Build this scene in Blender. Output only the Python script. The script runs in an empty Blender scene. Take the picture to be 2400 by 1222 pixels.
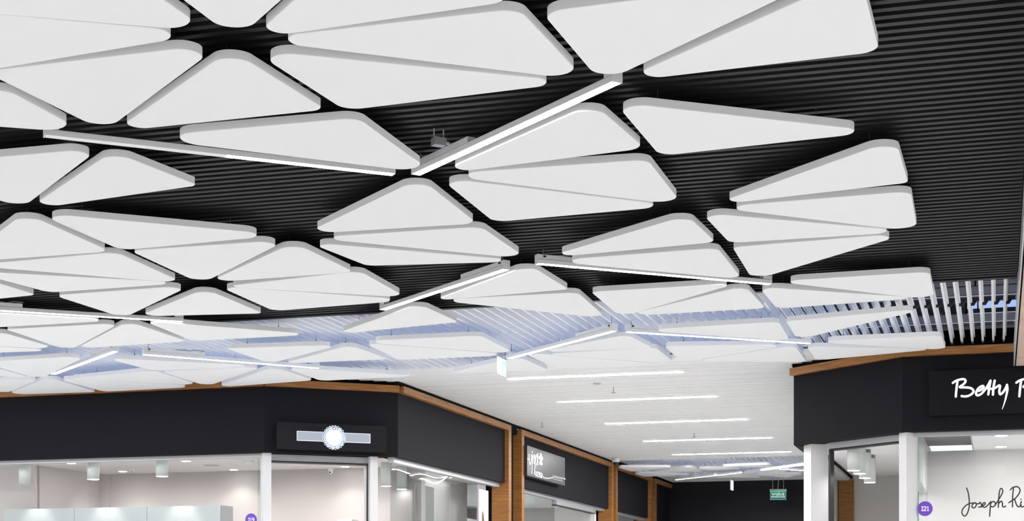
import bpy, math, random
from mathutils import Vector, Matrix
random.seed(7)
SC = bpy.context.scene
COL = SC.collection

# ------------------------------------------------------------------ camera
cd = bpy.data.cameras.new('camera')
cam = bpy.data.objects.new('camera', cd)
COL.objects.link(cam)
EYE = 1.6
cam.location = (0, 0, EYE)
cam.rotation_euler = (math.pi / 2, 0, 0)
cd.sensor_width = 36.0
cd.lens = 57.0
cd.shift_y = 0.3354
cd.clip_end = 200
SC.camera = cam

# ------------------------------------------------------------------ world, exposure
w = bpy.data.worlds.new('hall_daylight')
SC.world = w
w.use_nodes = True
bg = w.node_tree.nodes['Background']
bg.inputs[0].default_value = (0.97, 0.98, 1.0, 1)
bg.inputs[1].default_value = 0.86
SC.view_settings.view_transform = 'Standard'
SC.view_settings.look = 'None'
SC.view_settings.gamma = 1.0
SC.view_settings.use_curve_mapping = False
SC.view_settings.exposure = 0.31
LAMP = 50.0      # emission of the linear lamps
STRIP = 145.0      # emission of the corridor strip lamps

# mall axes: u runs across the mall (right, slightly towards us), v runs along the corridor
CU, SU = 0.95803, 0.28665
def uv(u, v, h=None):
    x, y = CU * u + SU * v, -SU * u + CV * v
    return (x, y) if h is None else Vector((x, y, EYE + h))
CV = CU
ROT = -math.atan2(SU, CU)      # rotation that takes local x to u

def area(name, u, v, h, su, sv, power, color=(1, 1, 1), up=False):
    l = bpy.data.lights.new(name, 'AREA')
    l.shape = 'RECTANGLE'; l.size = su; l.size_y = sv
    l.energy = power; l.color = color
    o = bpy.data.objects.new(name, l)
    o.location = uv(u, v, h)
    o.rotation_euler = (math.pi if up else 0, 0, ROT if not up else -ROT)
    COL.objects.link(o)
    return o
def spot(name, u, v, h, power, to=None, angle=70, color=(1, 0.97, 0.94), blend=0.6, size=0.05):
    l = bpy.data.lights.new(name, 'SPOT')
    l.energy = power; l.color = color; l.spot_size = math.radians(angle); l.spot_blend = blend
    l.shadow_soft_size = size
    o = bpy.data.objects.new(name, l)
    o.location = uv(u, v, h)
    if to is not None:
        d = uv(*to) - uv(u, v, h)
        o.rotation_euler = d.to_track_quat('-Z', 'Y').to_euler()
    COL.objects.link(o)
    return o
# unseen fill lights added behind and beside the camera to light the floor
for u, v in ((-9, -1), (-5, -1), (4, 0), (7, -1), (-12, 5), (-7.5, 2), (5, 5), (2.6, 2.5), (-3.5, 3), (-9, 7), (-10, 11)):
    area('hall_fill', u, v, 2.5, 1.9, 0.6, 64, (1, 1, 1))
for u, v in ((-11.7, 14.0), (-10.1, 12.4)):
    area('hall_fill', u, v, 2.5, 1.9, 0.6, 70, (1, 1, 1))  # further fill added out of view at left to brighten the panels there
for v in (8.0, 11.0, 14.0):
    area('soffit_fill', 1.35, v, 2.2, 0.6, 0.6, 52, (1, 1, 1))  # fill light added below the soffit, out of view, for more floor bounce
# cool daylight that falls through the roof void on to the white fins
BLUE = (0.55, 0.66, 1.0)
for u in (-10.2, -7.6, -5.0, -2.4):
    area('void_daylight', u, 15.2, 3.45, 2.4, 2.6, 26, BLUE)
area('void_daylight', -4.4, 30.4, 3.45, 3.6, 2.6, 24, BLUE)
area('void_daylight', 0.6, 15.2, 3.6, 3.0, 2.0, 32, (0.8, 0.85, 1.0))

# ------------------------------------------------------------------ materials
def mat(name, color, rough=0.5, metal=0.0, emit=None, estr=0.0, noise=0.0, nscale=40.0, spec=0.5, bump=0.0, bscale=300.0):
    m = bpy.data.materials.new(name)
    m.use_nodes = True
    nt = m.node_tree
    b = nt.nodes['Principled BSDF']
    b.inputs['Base Color'].default_value = (*color, 1)
    b.inputs['Roughness'].default_value = rough
    b.inputs['Metallic'].default_value = metal
    b.inputs['Specular IOR Level'].default_value = spec
    if emit:
        b.inputs['Emission Color'].default_value = (*emit, 1)
        b.inputs['Emission Strength'].default_value = estr
    tc = None
    if noise or bump:
        tc = nt.nodes.new('ShaderNodeTexCoord')
    if noise:
        n = nt.nodes.new('ShaderNodeTexNoise'); n.inputs['Scale'].default_value = nscale
        n.inputs['Detail'].default_value = 6
        r = nt.nodes.new('ShaderNodeMix'); r.data_type = 'RGBA'
        r.inputs['A'].default_value = (*[c * (1 - noise) for c in color], 1)
        r.inputs['B'].default_value = (*[min(1, c * (1 + noise)) for c in color], 1)
        nt.links.new(tc.outputs['Object'], n.inputs['Vector'])
        nt.links.new(n.outputs['Fac'], r.inputs['Factor'])
        nt.links.new(r.outputs['Result'], b.inputs['Base Color'])
    if bump:
        n = nt.nodes.new('ShaderNodeTexNoise'); n.inputs['Scale'].default_value = bscale
        bp = nt.nodes.new('ShaderNodeBump'); bp.inputs['Strength'].default_value = bump; bp.inputs['Distance'].default_value = 0.002
        nt.links.new(tc.outputs['Object'], n.inputs['Vector'])
        nt.links.new(n.outputs['Fac'], bp.inputs['Height'])
        nt.links.new(bp.outputs['Normal'], b.inputs['Normal'])
    return m
def wood(name, dark, light, rough=0.45):
    m = mat(name, dark, rough, spec=0.35)
    nt = m.node_tree; b = nt.nodes['Principled BSDF']
    tc = nt.nodes.new('ShaderNodeTexCoord')
    mp = nt.nodes.new('ShaderNodeMapping'); mp.inputs['Scale'].default_value = (1.2, 1.2, 26)
    n = nt.nodes.new('ShaderNodeTexNoise'); n.inputs['Scale'].default_value = 3.0
    n.inputs['Detail'].default_value = 8; n.inputs['Distortion'].default_value = 0.8
    cr = nt.nodes.new('ShaderNodeValToRGB')
    cr.color_ramp.elements[0].position = 0.35; cr.color_ramp.elements[0].color = (*dark, 1)
    cr.color_ramp.elements[1].position = 0.68; cr.color_ramp.elements[1].color = (*light, 1)
    nt.links.new(tc.outputs['Object'], mp.inputs['Vector'])
    nt.links.new(mp.outputs['Vector'], n.inputs['Vector'])
    nt.links.new(n.outputs['Fac'], cr.inputs['Fac'])
    nt.links.new(cr.outputs['Color'], b.inputs['Base Color'])
    return m
def glass_mat(name, tint=(0.985, 0.99, 0.987)):
    m = bpy.data.materials.new(name); m.use_nodes = True
    nt = m.node_tree
    for n in list(nt.nodes): nt.nodes.remove(n)
    out = nt.nodes.new('ShaderNodeOutputMaterial')
    mix = nt.nodes.new('ShaderNodeMixShader')
    tr = nt.nodes.new('ShaderNodeBsdfTransparent'); tr.inputs[0].default_value = (*tint, 1)
    gl = nt.nodes.new('ShaderNodeBsdfGlossy'); gl.inputs['Roughness'].default_value = 0.02
    lw = nt.nodes.new('ShaderNodeLayerWeight'); lw.inputs['Blend'].default_value = 0.5
    p5 = nt.nodes.new('ShaderNodeMath'); p5.operation = 'POWER'; p5.inputs[1].default_value = 4.5
    fr = nt.nodes.new('ShaderNodeMath'); fr.operation = 'MULTIPLY_ADD'; fr.inputs[1].default_value = 0.75; fr.inputs[2].default_value = 0.03
    nt.links.new(lw.outputs['Facing'], p5.inputs[0]); nt.links.new(p5.outputs[0], fr.inputs[0])
    nt.links.new(fr.outputs[0], mix.inputs[0]); nt.links.new(tr.outputs[0], mix.inputs[1]); nt.links.new(gl.outputs[0], mix.inputs[2])
    nt.links.new(mix.outputs[0], out.inputs['Surface'])
    return m
def emit_mat(name, color, s):
    return mat(name, tuple(0.08 * c for c in color), 0.5, emit=color, estr=s)

M = dict(
  panel=mat('panel_fleece', (0.87, 0.87, 0.872), 0.95, spec=0.1, noise=0.01, nscale=3.0),
  slat_dark=mat('charcoal_metal', (0.0132, 0.0129, 0.0142), 0.55, noise=0.08, nscale=9, spec=0.3),
  void=mat('void_black', (0.006, 0.006, 0.008), 0.9, spec=0.1),
  slat_white=mat('white_metal', (0.87, 0.87, 0.865), 0.5, noise=0.03, nscale=6, spec=0.4),
  fin=mat('fin_white_metal', (0.85, 0.855, 0.87), 0.45, noise=0.04, nscale=8, spec=0.4),
  lamp=mat('lamp_white_metal', (0.84, 0.84, 0.845), 0.4, noise=0.02, nscale=30),
  led=emit_mat('lamp_diffuser_lit', (1.0, 0.995, 0.985), LAMP),
  strip=emit_mat('strip_diffuser_lit', (1.0, 0.995, 0.985), STRIP),
  led_off=mat('lamp_diffuser_unlit', (0.90, 0.90, 0.90), 0.25, noise=0.02, nscale=20),
  wire=mat('wire_steel', (0.10, 0.10, 0.11), 0.5, 0.2),
  clip=mat('clip_black', (0.015, 0.015, 0.02), 0.5),
  cable=mat('cable_grey', (0.42, 0.42, 0.42), 0.5),
  fascia=mat('fascia_anthracite', (0.0100, 0.0092, 0.0122), 0.75, noise=0.06, nscale=1.5, spec=0.12, bump=0.05),
  wood=wood('oak_veneer', (0.225, 0.088, 0.019), (0.385, 0.17, 0.047)),
  woodpink=wood('pale_veneer', (0.52, 0.36, 0.27), (0.62, 0.44, 0.34)),
  alu=mat('anodised_aluminium', (0.46, 0.46, 0.48), 0.4, 0.35, noise=0.03, nscale=20),
  column=mat('column_white', (0.74, 0.73, 0.73), 0.55, noise=0.015, nscale=3),
  plaster=mat('shop_plaster', (0.56, 0.52, 0.508), 0.8, noise=0.02, nscale=2),
  ceilw=mat('shop_ceiling_white', (0.80, 0.765, 0.75), 0.8, noise=0.015, nscale=2),
  plasterc=mat('shop_plaster_cool', (0.62, 0.61, 0.60), 0.8, noise=0.02, nscale=2),
  steel=mat('brushed_steel', (0.52, 0.55, 0.56), 0.35, 0.55, noise=0.03, nscale=6),
  glass=glass_mat('shop_glass'),
  glassw=glass_mat('shop_glass_wavy', (0.94, 0.955, 0.95)),
  glassgreen=glass_mat('glass_return', (0.90, 0.94, 0.925)),
  lampw=mat('spot_white', (0.70, 0.73, 0.70), 0.4, noise=0.01),
  chrome=mat('ribbed_chrome', (0.35, 0.33, 0.32), 0.25, 0.9),
  spoton=emit_mat('downlight_lit', (1.0, 0.98, 0.96), 14),
  signblack=mat('sign_black', (0.009, 0.009, 0.012), 0.4, spec=0.18, noise=0.03, nscale=4),
  signgloss=mat('sign_gloss', (0.006, 0.006, 0.008), 0.3, spec=0.15, noise=0.03, nscale=4),
  signmetal=mat('sign_metal_gloss', (0.030, 0.030, 0.036), 0.3, spec=0.35, noise=0.03, nscale=4),
  letter=emit_mat('sign_letter_lit', (0.93, 0.94, 1.0), 1.1),
  letterdim=emit_mat('sign_letter_dim', (0.90, 0.93, 1.0), 0.7),
  band=emit_mat('sign_band_lit', (0.70, 0.78, 0.90), 0.42),
  bandedge=emit_mat('sign_band_edge', (0.95, 0.93, 1.0), 0.9),
  floret=emit_mat('sign_floret', (0.78, 0.86, 1.0), 0.75),
  hexp=mat('hex_purple', (0.24, 0.05, 0.30), 0.5),
  purple=mat('purple_vinyl', (0.145, 0.055, 0.47), 0.5, noise=0.01),
  vinylw=mat('white_vinyl', (0.80, 0.78, 0.85), 0.5),
  ink=mat('black_vinyl', (0.012, 0.010, 0.010), 0.5),
  green=emit_mat('exit_green', (0.02, 0.30, 0.14), 0.42),
  greenlit=emit_mat('exit_green_bright', (0.10, 0.75, 0.38), 0.6),
  exitw=emit_mat('exit_white', (0.85, 0.95, 0.98), 0.75),
  exitblue=emit_mat('exit_edge_blue', (0.25, 0.45, 0.85), 0.5),
  exitpale=emit_mat('exit_green_pale', (0.50, 0.92, 0.74), 0.62),
  exitwhite=emit_mat('exit_pane_white', (0.97, 1.0, 0.99), 0.9),
  exitgrey=mat('exit_housing', (0.55, 0.53, 0.53), 0.5),
  duct=mat('duct_grey', (0.17, 0.166, 0.176), 0.6, noise=0.1, nscale=5),
  tray=mat('tray_galvanised', (0.30, 0.30, 0.33), 0.5, 0.3, noise=0.2, nscale=14),
  sky=emit_mat('skylight_pane', (0.42, 0.58, 1.0), 0.75),
  floor=mat('floor_stone', (0.66, 0.66, 0.66), 0.35, noise=0.04, nscale=1.2),
  dome=mat('dome_white', (0.78, 0.78, 0.78), 0.4),
  domeglass=mat('dome_dark', (0.02, 0.02, 0.025), 0.12),
  hair=mat('print_hair', (0.15, 0.075, 0.03), 0.7, noise=0.5, nscale=60),
  skin=mat('print_skin', (0.60, 0.34, 0.26), 0.7),
  paper=mat('print_paper', (0.66, 0.64, 0.66), 0.6),
  mauve=mat('print_mauve', (0.32, 0.27, 0.31), 0.6),
  greywall=mat('mirror_grey', (0.33, 0.325, 0.325), 0.5, noise=0.03, nscale=2),
)

# ------------------------------------------------------------------ mesh helpers
class MB:
    def __init__(s): s.v = []; s.f = []
    def add(s, vs, fs):
        o = len(s.v); s.v += [Vector(p) for p in vs]; s.f += [[i + o for i in f] for f in fs]; return s
    def box(s, x0, x1, y0, y1, z0, z1):
        return s.add([(x0,y0,z0),(x1,y0,z0),(x1,y1,z0),(x0,y1,z0),(x0,y0,z1),(x1,y0,z1),(x1,y1,z1),(x0,y1,z1)],
            [(0,3,2,1),(4,5,6,7),(0,1,5,4),(1,2,6,5),(2,3,7,6),(3,0,4,7)])
    def prism(s, pts, z0, z1):
        a = sum(pts[i-1][0]*pts[i][1]-pts[i][0]*pts[i-1][1] for i in range(len(pts)))
        if a < 0: pts = pts[::-1]
        n = len(pts)
        return s.add([(x,y,z0) for x,y in pts]+[(x,y,z1) for x,y in pts],
            [tuple(range(n))[::-1], tuple(range(n,2*n))]+[(i,(i+1)%n,n+(i+1)%n,n+i) for i in range(n)])
    def cyl(s, c, r, h, n=16, r2=None, axis='z'):
        r2 = r if r2 is None else r2
        vs = []
        for rr, hh in ((r, 0), (r2, h)):
            for k in range(n):
                a = 2*math.pi*k/n; p = (rr*math.cos(a), rr*math.sin(a), hh)
                if axis == 'x': p = (p[2], p[0], p[1])
                if axis == 'y': p = (p[0], p[2], p[1])
                vs.append((c[0]+p[0], c[1]+p[1], c[2]+p[2]))
        return s.add(vs, [tuple(range(n))[::-1], tuple(range(n,2*n))]+[(k,(k+1)%n,n+(k+1)%n,n+k) for k in range(n)])
    def lathe(s, c, prof, n=20):
        vs = []; fs = []
        for r, z in prof:
            for k in range(n):
                a = 2*math.pi*k/n; vs.append((c[0]+r*math.cos(a), c[1]+r*math.sin(a), c[2]+z))
        for i in range(len(prof)-1):
            for k in range(n):
                fs.append((i*n+k, i*n+(k+1)%n, (i+1)*n+(k+1)%n, (i+1)*n+k))
        fs.append(tuple(range(n))[::-1]); fs.append(tuple(range((len(prof)-1)*n, len(prof)*n)))
        return s.add(vs, fs)
    def tube(s, path, rad, n=6, squash=None):
        P = [Vector(p) for p in path]; m = len(P)
        R = rad if isinstance(rad, (list, tuple)) else [rad]*m
        vs = []
        for i, p in enumerate(P):
            t = (P[min(i+1, m-1)] - P[max(i-1, 0)])
            t = t.normalized() if t.length > 1e-9 else Vector((1, 0, 0))
            ref = squash if squash is not None else (Vector((0,0,1)) if abs(t.z) < 0.9 else Vector((1,0,0)))
            a = t.cross(ref)
            a = a.normalized() if a.length > 1e-6 else Vector((1,0,0))
            b = a.cross(t).normalized()
            for k in range(n):
                q = 2*math.pi*k/n
                vs.append(p + (a*math.cos(q) + b*math.sin(q)*(0.5 if squash is not None else 1))*R[i])
        fs = [tuple(range(n))[::-1], tuple(range((m-1)*n, m*n))]
        for i in range(m-1):
            for k in range(n):
                fs.append((i*n+k, i*n+(k+1)%n, (i+1)*n+(k+1)%n, (i+1)*n+k))
        return s.add(vs, fs)
    def mesh(s, name, m, smooth=False):
        me = bpy.data.meshes.new(name)
        me.from_pydata([tuple(p) for p in s.v], [], s.f)
        me.materials.append(m)
        if smooth:
            for p in me.polygons: p.use_smooth = len(p.vertices) == 4
        me.update()
        return me
    def build(s, name, m, parent=None, loc=None, rz=0.0, smooth=False):
        return link(name, s.mesh(name, m, smooth), parent, loc, rz)
def link(name, me, parent=None, loc=None, rz=0.0):
    o = bpy.data.objects.new(name, me)
    COL.objects.link(o)
    if parent is not None: o.parent = parent
    if loc is not None: o.location = loc
    o.rotation_euler = (0, 0, rz)
    return o
def thing(name, label, cat, loc, rz=0.0, group=None):
    o = bpy.data.objects.new(name, None); COL.objects.link(o)
    o.empty_display_size = 0.1
    o.location = loc; o.rotation_euler = (0, 0, rz)
    return tag(o, label, cat, group)
def tag(o, label, cat=None, group=None, kind=None):
    if label: o['label'] = label
    if cat: o['category'] = cat
    if group: o['group'] = group
    if kind: o['kind'] = kind
    return o
def frame(name, label=None):              # a piece of the setting: an Empty in the mall axes (x = u, y = v, z = height over floor)
    o = bpy.data.objects.new(name, None); COL.objects.link(o)
    o.rotation_euler = (0, 0, ROT)
    o['kind'] = 'structure'
    if label: o['label'] = label
    return o
def H(h): return EYE + h
def wavy_pane(name, m, parent, x, y0, y1, z0, z1, ph):     # old float glass: a sheet with a slight wave and its own thickness
    ny, nz = 14, 26; b = MB(); vs = []
    for s_ in (0, 1):
        for j in range(nz+1):
            for i in range(ny+1):
                y = y0+(y1-y0)*i/ny; z = z0+(z1-z0)*j/nz
                vs.append((x + s_*0.010 + 0.0016*math.sin(5*y+ph+1.3*math.sin(3.1*z)) + 0.0012*math.sin(6.5*z+ph*2), y, z))
    o = (ny+1)*(nz+1); fs = []
    for j in range(nz):
        for i in range(ny):
            a = j*(ny+1)+i
            fs.append((a, a+ny+1, a+ny+2, a+1)); fs.append((o+a, o+a+1, o+a+ny+2, o+a+ny+1))
    b.add(vs, fs)
    return b.build(name, m, parent, smooth=True)
def smooth_path(pts, n=5):
    if len(pts) < 3: return [Vector((p[0], p[1], 0)) for p in pts]
    P = [Vector((p[0], p[1], 0)) for p in pts]
    out = []
    for i in range(len(P)-1):
        a, b, c, d = P[max(i-1,0)], P[i], P[i+1], P[min(i+2, len(P)-1)]
        for k in range(n):
            t = k/n
            out.append(0.5*((2*b)+(c-a)*t+(2*a-5*b+4*c-d)*t*t+(3*b-a-3*c+d)*t**3))
    out.append(P[-1])
    return out
PANELS = [
  ((-1.291,6.911,0.105),(-2.755,6.548,0.095),(-1.708,5.633,0.095), 'large white panel filling the top left corner, upper of two overlapping there'),
  ((-1.290,6.932,0.085),(-2.857,7.610,0.095),(-2.505,6.613,0.095), 'white panel at left edge, thin tip just under the top left corner panel'),
  ((-1.258,7.059,0.090),(-2.102,8.367,0.095),(-2.421,7.434,0.095), 'large white panel pointing down above left end of dim half-lit lamp'),
  ((-1.241,7.143,0.095),(-0.921,8.004,0.065),(-2.055,8.373,0.070), 'white panel with apex up, right of the down-pointing panel at upper left'),
  ((-2.203,8.403,0.135),(-2.721,8.263,0.095),(-2.459,7.476,0.095), 'white panel cut by left edge, tip hanging over the half-lit lamp\'s end'),
  ((-1.192,7.010,0.095),(-0.594,5.951,0.095),(-1.481,6.026,0.095), 'white panel cut by top edge, rounded point down between two dark gaps'),
  ((-1.131,7.006,0.075),(0.019,6.556,0.095),(-0.449,5.774,0.095), 'long white panel cut by top edge, right of the down-pointing top one'),
  ((0.027,6.648,0.095),(0.345,7.557,0.100),(-1.137,7.011,0.080), 'large white panel with square upper right corner, upper of top-centre pair'),
  ((-1.149,7.141,0.100),(-0.825,8.017,0.095),(0.307,7.579,0.070), 'white panel with long tip to right, lower of the top-centre pair'),
  ((0.419,7.593,0.095),(1.235,6.288,0.095),(0.120,6.687,0.105), 'white panel cut by top edge whose lower corner hangs over bright diagonal lamp'),
  ((1.348,6.277,0.095),(1.624,7.162,0.090),(0.490,7.583,0.075), 'white panel at top right against bare black slats, long tip to left'),
  ((0.496,7.884,0.095),(0.805,8.831,0.095),(1.903,8.375,0.075), 'lone white panel with long tip to right, right of the bright diagonal lamp\'s top'),
  ((-0.775,8.141,0.095),(-0.445,9.194,0.105),(-1.973,8.480,0.125), 'white panel just above half-lit lamp, left of where two lamps meet'),
  ((0.398,7.913,0.095),(0.710,8.685,0.100),(-0.436,9.215,0.070), 'white panel partly behind the bright diagonal lamp, topmost of a stack of three'),
  ((0.746,8.908,0.095),(1.050,9.931,0.105),(-0.438,9.213,0.100), 'white panel in middle of the three-panel stack right of the diagonal lamp'),
  ((-0.418,9.284,0.095),(-0.116,10.363,0.095),(0.999,9.939,0.085), 'white panel lowest of the three-panel stack right of diagonal lamp, tip right'),
  ((-0.528,9.299,0.095),(-0.223,10.402,0.110),(-1.372,10.694,0.095), 'white panel with apex just under the meeting point of two big lamps'),
  ((-0.200,10.498,0.095),(0.111,11.466,0.100),(-1.358,10.804,0.085), 'middle white panel of the trio below the two big lamps\' meeting point'),
  ((-1.379,10.945,0.075),(-1.046,11.704,0.095),(0.145,11.548,0.075), 'lowest white panel of the trio below the two big lamps\' meeting point'),
  ((-2.203,8.681,0.080),(-3.044,10.029,0.095),(-3.288,8.997,0.095), 'white panel cut by left edge below the half-lit lamp, rounded corner right'),
  ((-2.157,8.749,0.095),(-1.830,9.454,0.050),(-3.007,10.040,0.075), 'white panel with blunt top below half-lit lamp, tip pointing to right'),
  ((-3.044,10.122,0.095),(-2.781,11.227,0.115),(-3.954,11.588,0.095), 'white panel at left edge with blunt peak, left of a long narrow panel'),
  ((-2.974,10.113,0.115),(-2.695,11.187,0.095),(-1.506,10.726,0.110), 'long narrow white panel reaching right over open black slats, middle left'),
  ((-2.641,11.205,0.100),(-2.368,12.354,0.095),(-1.504,10.871,0.095), 'white panel pointing down, tucked under the long narrow panel'),
  ((-2.749,11.254,0.095),(-2.486,12.348,0.100),(-3.920,11.691,0.095), 'white panel at left edge under blunt-peaked one, corner towards dark star-shaped gap'),
  ((-2.470,12.325,0.070),(-3.626,12.707,0.095),(-3.984,11.886,0.095), 'white panel with bottom point down at left edge, right tip at star-shaped gap'),
  ((-3.758,12.805,0.060),(-4.442,13.123,0.095),(-4.037,11.952,0.095), 'small white panel tip at left edge above the lamp with a cable loop'),
  ((-3.624,12.827,0.115),(-3.313,13.833,0.095),(-2.456,12.420,0.090), 'white panel pointing down just above the left edge lamp\'s right half'),
  ((-2.380,12.561,0.095),(-2.092,13.620,0.050),(-3.177,13.762,0.090), 'white panel with flat long bottom edge, below the dark star-shaped gap'),
  ((-1.474,10.961,0.095),(-1.162,11.920,0.085),(-2.321,12.319,0.085), 'white panel with peak up, upper of three right of star-shaped gap'),
  ((-1.117,11.889,0.095),(-0.838,12.918,0.105),(-2.217,12.462,0.050), 'middle white panel of three right of the star-shaped gap'),
  ((-2.260,12.441,0.100),(-1.985,13.508,0.095),(-0.796,13.019,0.110), 'lowest white panel of three right of star-shaped gap, tip over lamp end'),
  ((0.127,11.687,0.095),(0.440,12.575,0.050),(-0.636,13.050,0.050), 'white panel with peak between facing ends of two middle lamps'),
  ((-0.634,13.019,0.105),(0.815,13.869,0.100),(0.513,12.707,0.095), 'white panel with long left tip, directly under the peaked one between middle lamps'),
  ((1.099,10.183,0.095),(1.372,10.937,0.075),(0.218,11.442,0.070), 'white panel with long left tip, above the middle right lamp'),
  ((1.407,11.118,0.095),(1.732,12.186,0.075),(0.240,11.539,0.110), 'white panel touching the middle right lamp\'s upper side'),
  ((2.015,8.516,0.095),(2.296,9.393,0.050),(1.216,9.925,0.065), 'white panel topmost of the right-hand fan of four, steep right edge'),
  ((2.359,9.591,0.095),(2.661,10.631,0.110),(1.232,9.978,0.090), 'white panel second from top in right-hand fan, square right end'),
  ((1.180,10.119,0.090),(1.471,10.963,0.095),(2.636,10.624,0.080), 'white panel third from top in right-hand fan, tip pointing right'),
  ((1.508,11.097,0.080),(1.816,12.226,0.095),(2.625,10.660,0.095), 'white panel lowest of right-hand fan, corner pointing down at lamp end'),
  ((3.070,11.918,0.095),(3.399,13.026,0.115),(1.981,12.271,0.085), 'white panel with square right end where black slats meet white fins'),
  ((1.898,12.482,0.100),(2.189,13.406,0.095),(3.257,12.930,0.055), 'white panel with right tip under the square-ended one, over white fins'),
  ((2.368,14.007,0.070),(2.634,14.980,0.095),(3.450,13.370,0.070), 'white panel hanging over white fins, slender tip to the right'),
  ((3.901,14.749,0.095),(4.178,15.589,0.095),(2.741,15.094,0.090), 'white panel lowest at right, square end above the brown cornice'),
  ((2.796,15.391,0.095),(3.051,16.256,0.095),(4.078,15.523,0.060), 'white panel touching the right cornice, below the square-ended lowest one'),
  ((0.617,12.682,0.075),(0.921,13.791,0.095),(1.718,12.346,0.065), 'white panel directly under the right half of middle right lamp, tip right'),
  ((1.786,12.439,0.095),(2.094,13.385,0.080),(0.920,13.761,0.100), 'white panel with long left tip below middle right lamp, over white fins'),
  ((2.306,14.026,0.095),(2.586,15.062,0.095),(1.120,14.453,0.105), 'white panel above the far right lamp, blunt left end by its junction box'),
  ((1.438,15.340,0.090),(1.710,16.358,0.095),(2.636,15.276,0.100), 'white panel under the far right lamp, blunt left corner and tip right'),
  ((2.667,15.309,0.095),(2.969,16.343,0.050),(1.796,16.299,0.095), 'white panel with steep right edge by the right shop\'s corner, below far lamp'),
  ((1.042,14.706,0.095),(1.339,15.444,0.050),(0.185,15.769,0.095), 'white panel with peak under the meeting ends of two far lamps'),
  ((1.362,15.433,0.095),(1.683,16.523,0.120),(0.318,15.837,0.050), 'white panel second below the far lamps\' meeting point, right corner lowest'),
  ((0.084,15.718,0.095),(0.464,16.788,0.095),(1.584,16.521,0.075), 'white panel edge-on thin below the far lamps\' meeting point, over corridor mouth'),
  ((0.074,16.016,0.095),(0.396,16.978,0.085),(-0.662,17.109,0.050), 'white panel behind the hanging exit sign by the far lamp\'s lower end'),
  ((-0.284,14.754,0.095),(0.042,15.832,0.105),(-1.491,15.076,0.120), 'white panel left of the near exit sign, upper of a close pair'),
  ((-1.386,15.162,0.080),(-1.128,16.219,0.095),(0.081,15.892,0.125), 'white panel left of the near exit sign, lower of a close pair'),
  ((-0.757,13.188,0.095),(-0.466,14.036,0.055),(-1.627,14.696,0.070), 'white panel with peak under lower end of middle left lamp, over blue fins'),
  ((-2.733,15.489,0.050),(-2.455,16.460,0.095),(-1.605,15.270,0.095), 'white panel pointing down above right end of lower left lamp'),
  ((-1.532,15.288,0.095),(-1.231,16.164,0.060),(-2.326,16.469,0.050), 'white panel with flat peak, right of the down-pointing one by lower left lamp'),
  ((-2.347,16.732,0.095),(-2.091,17.746,0.095),(-1.017,17.350,0.050), 'slender white panel tip right above the left cornice corner, past lamp end'),
  ((-3.178,13.990,0.075),(-2.962,15.050,0.095),(-1.760,14.687,0.100), 'long white panel with right tip over blue fins, past left edge lamp'),
  ((-3.315,14.005,0.095),(-3.021,15.069,0.095),(-4.178,15.513,0.075), 'white panel with flat peak under left edge lamp\'s right end'),
  ((-4.501,14.414,0.050),(-4.268,15.627,0.095),(-3.406,14.095,0.080), 'white panel pointing down between left edge lamp and short diagonal lamp'),
  ((-3.384,13.959,0.080),(-4.945,14.423,0.095),(-4.625,13.508,0.095), 'white panel right beneath left edge lamp, cut by left frame edge'),
  ((-4.339,15.535,0.130),(-4.943,15.332,0.095),(-4.633,14.372,0.095), 'white panel cut by left edge, slanting upper side above blue strip of fins'),
  ((-4.312,15.602,0.085),(-5.280,15.812,0.095),(-5.106,15.299,0.095), 'thin white sliver of panel at left edge just above blue strip of fins'),
  ((-4.164,15.928,0.110),(-5.127,17.605,0.095),(-5.362,16.396,0.095), 'white panel left of the short diagonal lamp, rounded point down'),
  ((-5.179,17.547,0.090),(-5.752,17.227,0.095),(-5.431,16.280,0.095), 'small white panel sliver at left edge left of short diagonal lamp\'s bottom'),
  ((-5.150,17.629,0.050),(-5.884,18.831,0.095),(-6.109,17.845,0.095), 'white panel cut by left edge right above the left cornice'),
  ((-4.994,17.467,0.095),(-4.780,18.687,0.090),(-5.902,18.917,0.115), 'white panel with peak under short diagonal lamp\'s lower end, above cornice'),
  ((-3.747,16.957,0.095),(-3.474,18.112,0.130),(-4.826,17.607,0.050), 'white panel above left cornice, upper of a pair right of short diagonal lamp'),
  ((-4.943,17.574,0.100),(-4.690,18.655,0.095),(-3.392,18.190,0.150), 'white panel touching left cornice, lower of a pair right of short diagonal lamp'),
  ((-4.045,16.112,0.100),(-3.752,16.972,0.095),(-2.451,16.631,0.110), 'long white panel under the lower left lamp\'s left half'),
  ((-3.683,17.040,0.100),(-3.421,18.182,0.095),(-2.545,16.674,0.085), 'white panel pointing down to the left cornice under the lower left lamp'),
  ((-2.462,16.700,0.095),(-2.161,17.693,0.120),(-3.355,18.302,0.075), 'white panel with flat peak just above cornice\'s bend, under lower left lamp'),
  ((1.881,28.998,0.095),(2.228,30.003,0.095),(2.934,28.958,0.095), 'tiny far white panel leftmost at the corridor\'s end, by ceiling dome camera'),
  ((3.191,28.912,0.095),(3.542,29.926,0.095),(2.466,30.035,0.095), 'tiny far white panel with peak, second from dome camera at corridor\'s end'),
  ((2.235,30.262,0.095),(2.522,31.099,0.095),(3.567,30.872,0.095), 'tiny far white panel lowest left at corridor\'s end, above brown cornice'),
  ((3.305,29.222,0.095),(3.578,29.717,0.095),(4.386,29.326,0.095), 'tiny far white panel in middle of corridor\'s end, pointing down'),
  ((4.499,28.423,0.095),(4.755,29.041,0.095),(3.501,28.894,0.095), 'tiny far white panel highest at corridor\'s end, under last ceiling lamp strip'),
  ((4.826,29.388,0.095),(5.183,30.301,0.095),(4.247,30.331,0.095), 'tiny far white panel just above the green exit sign\'s hanging rods, peaked'),
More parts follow.
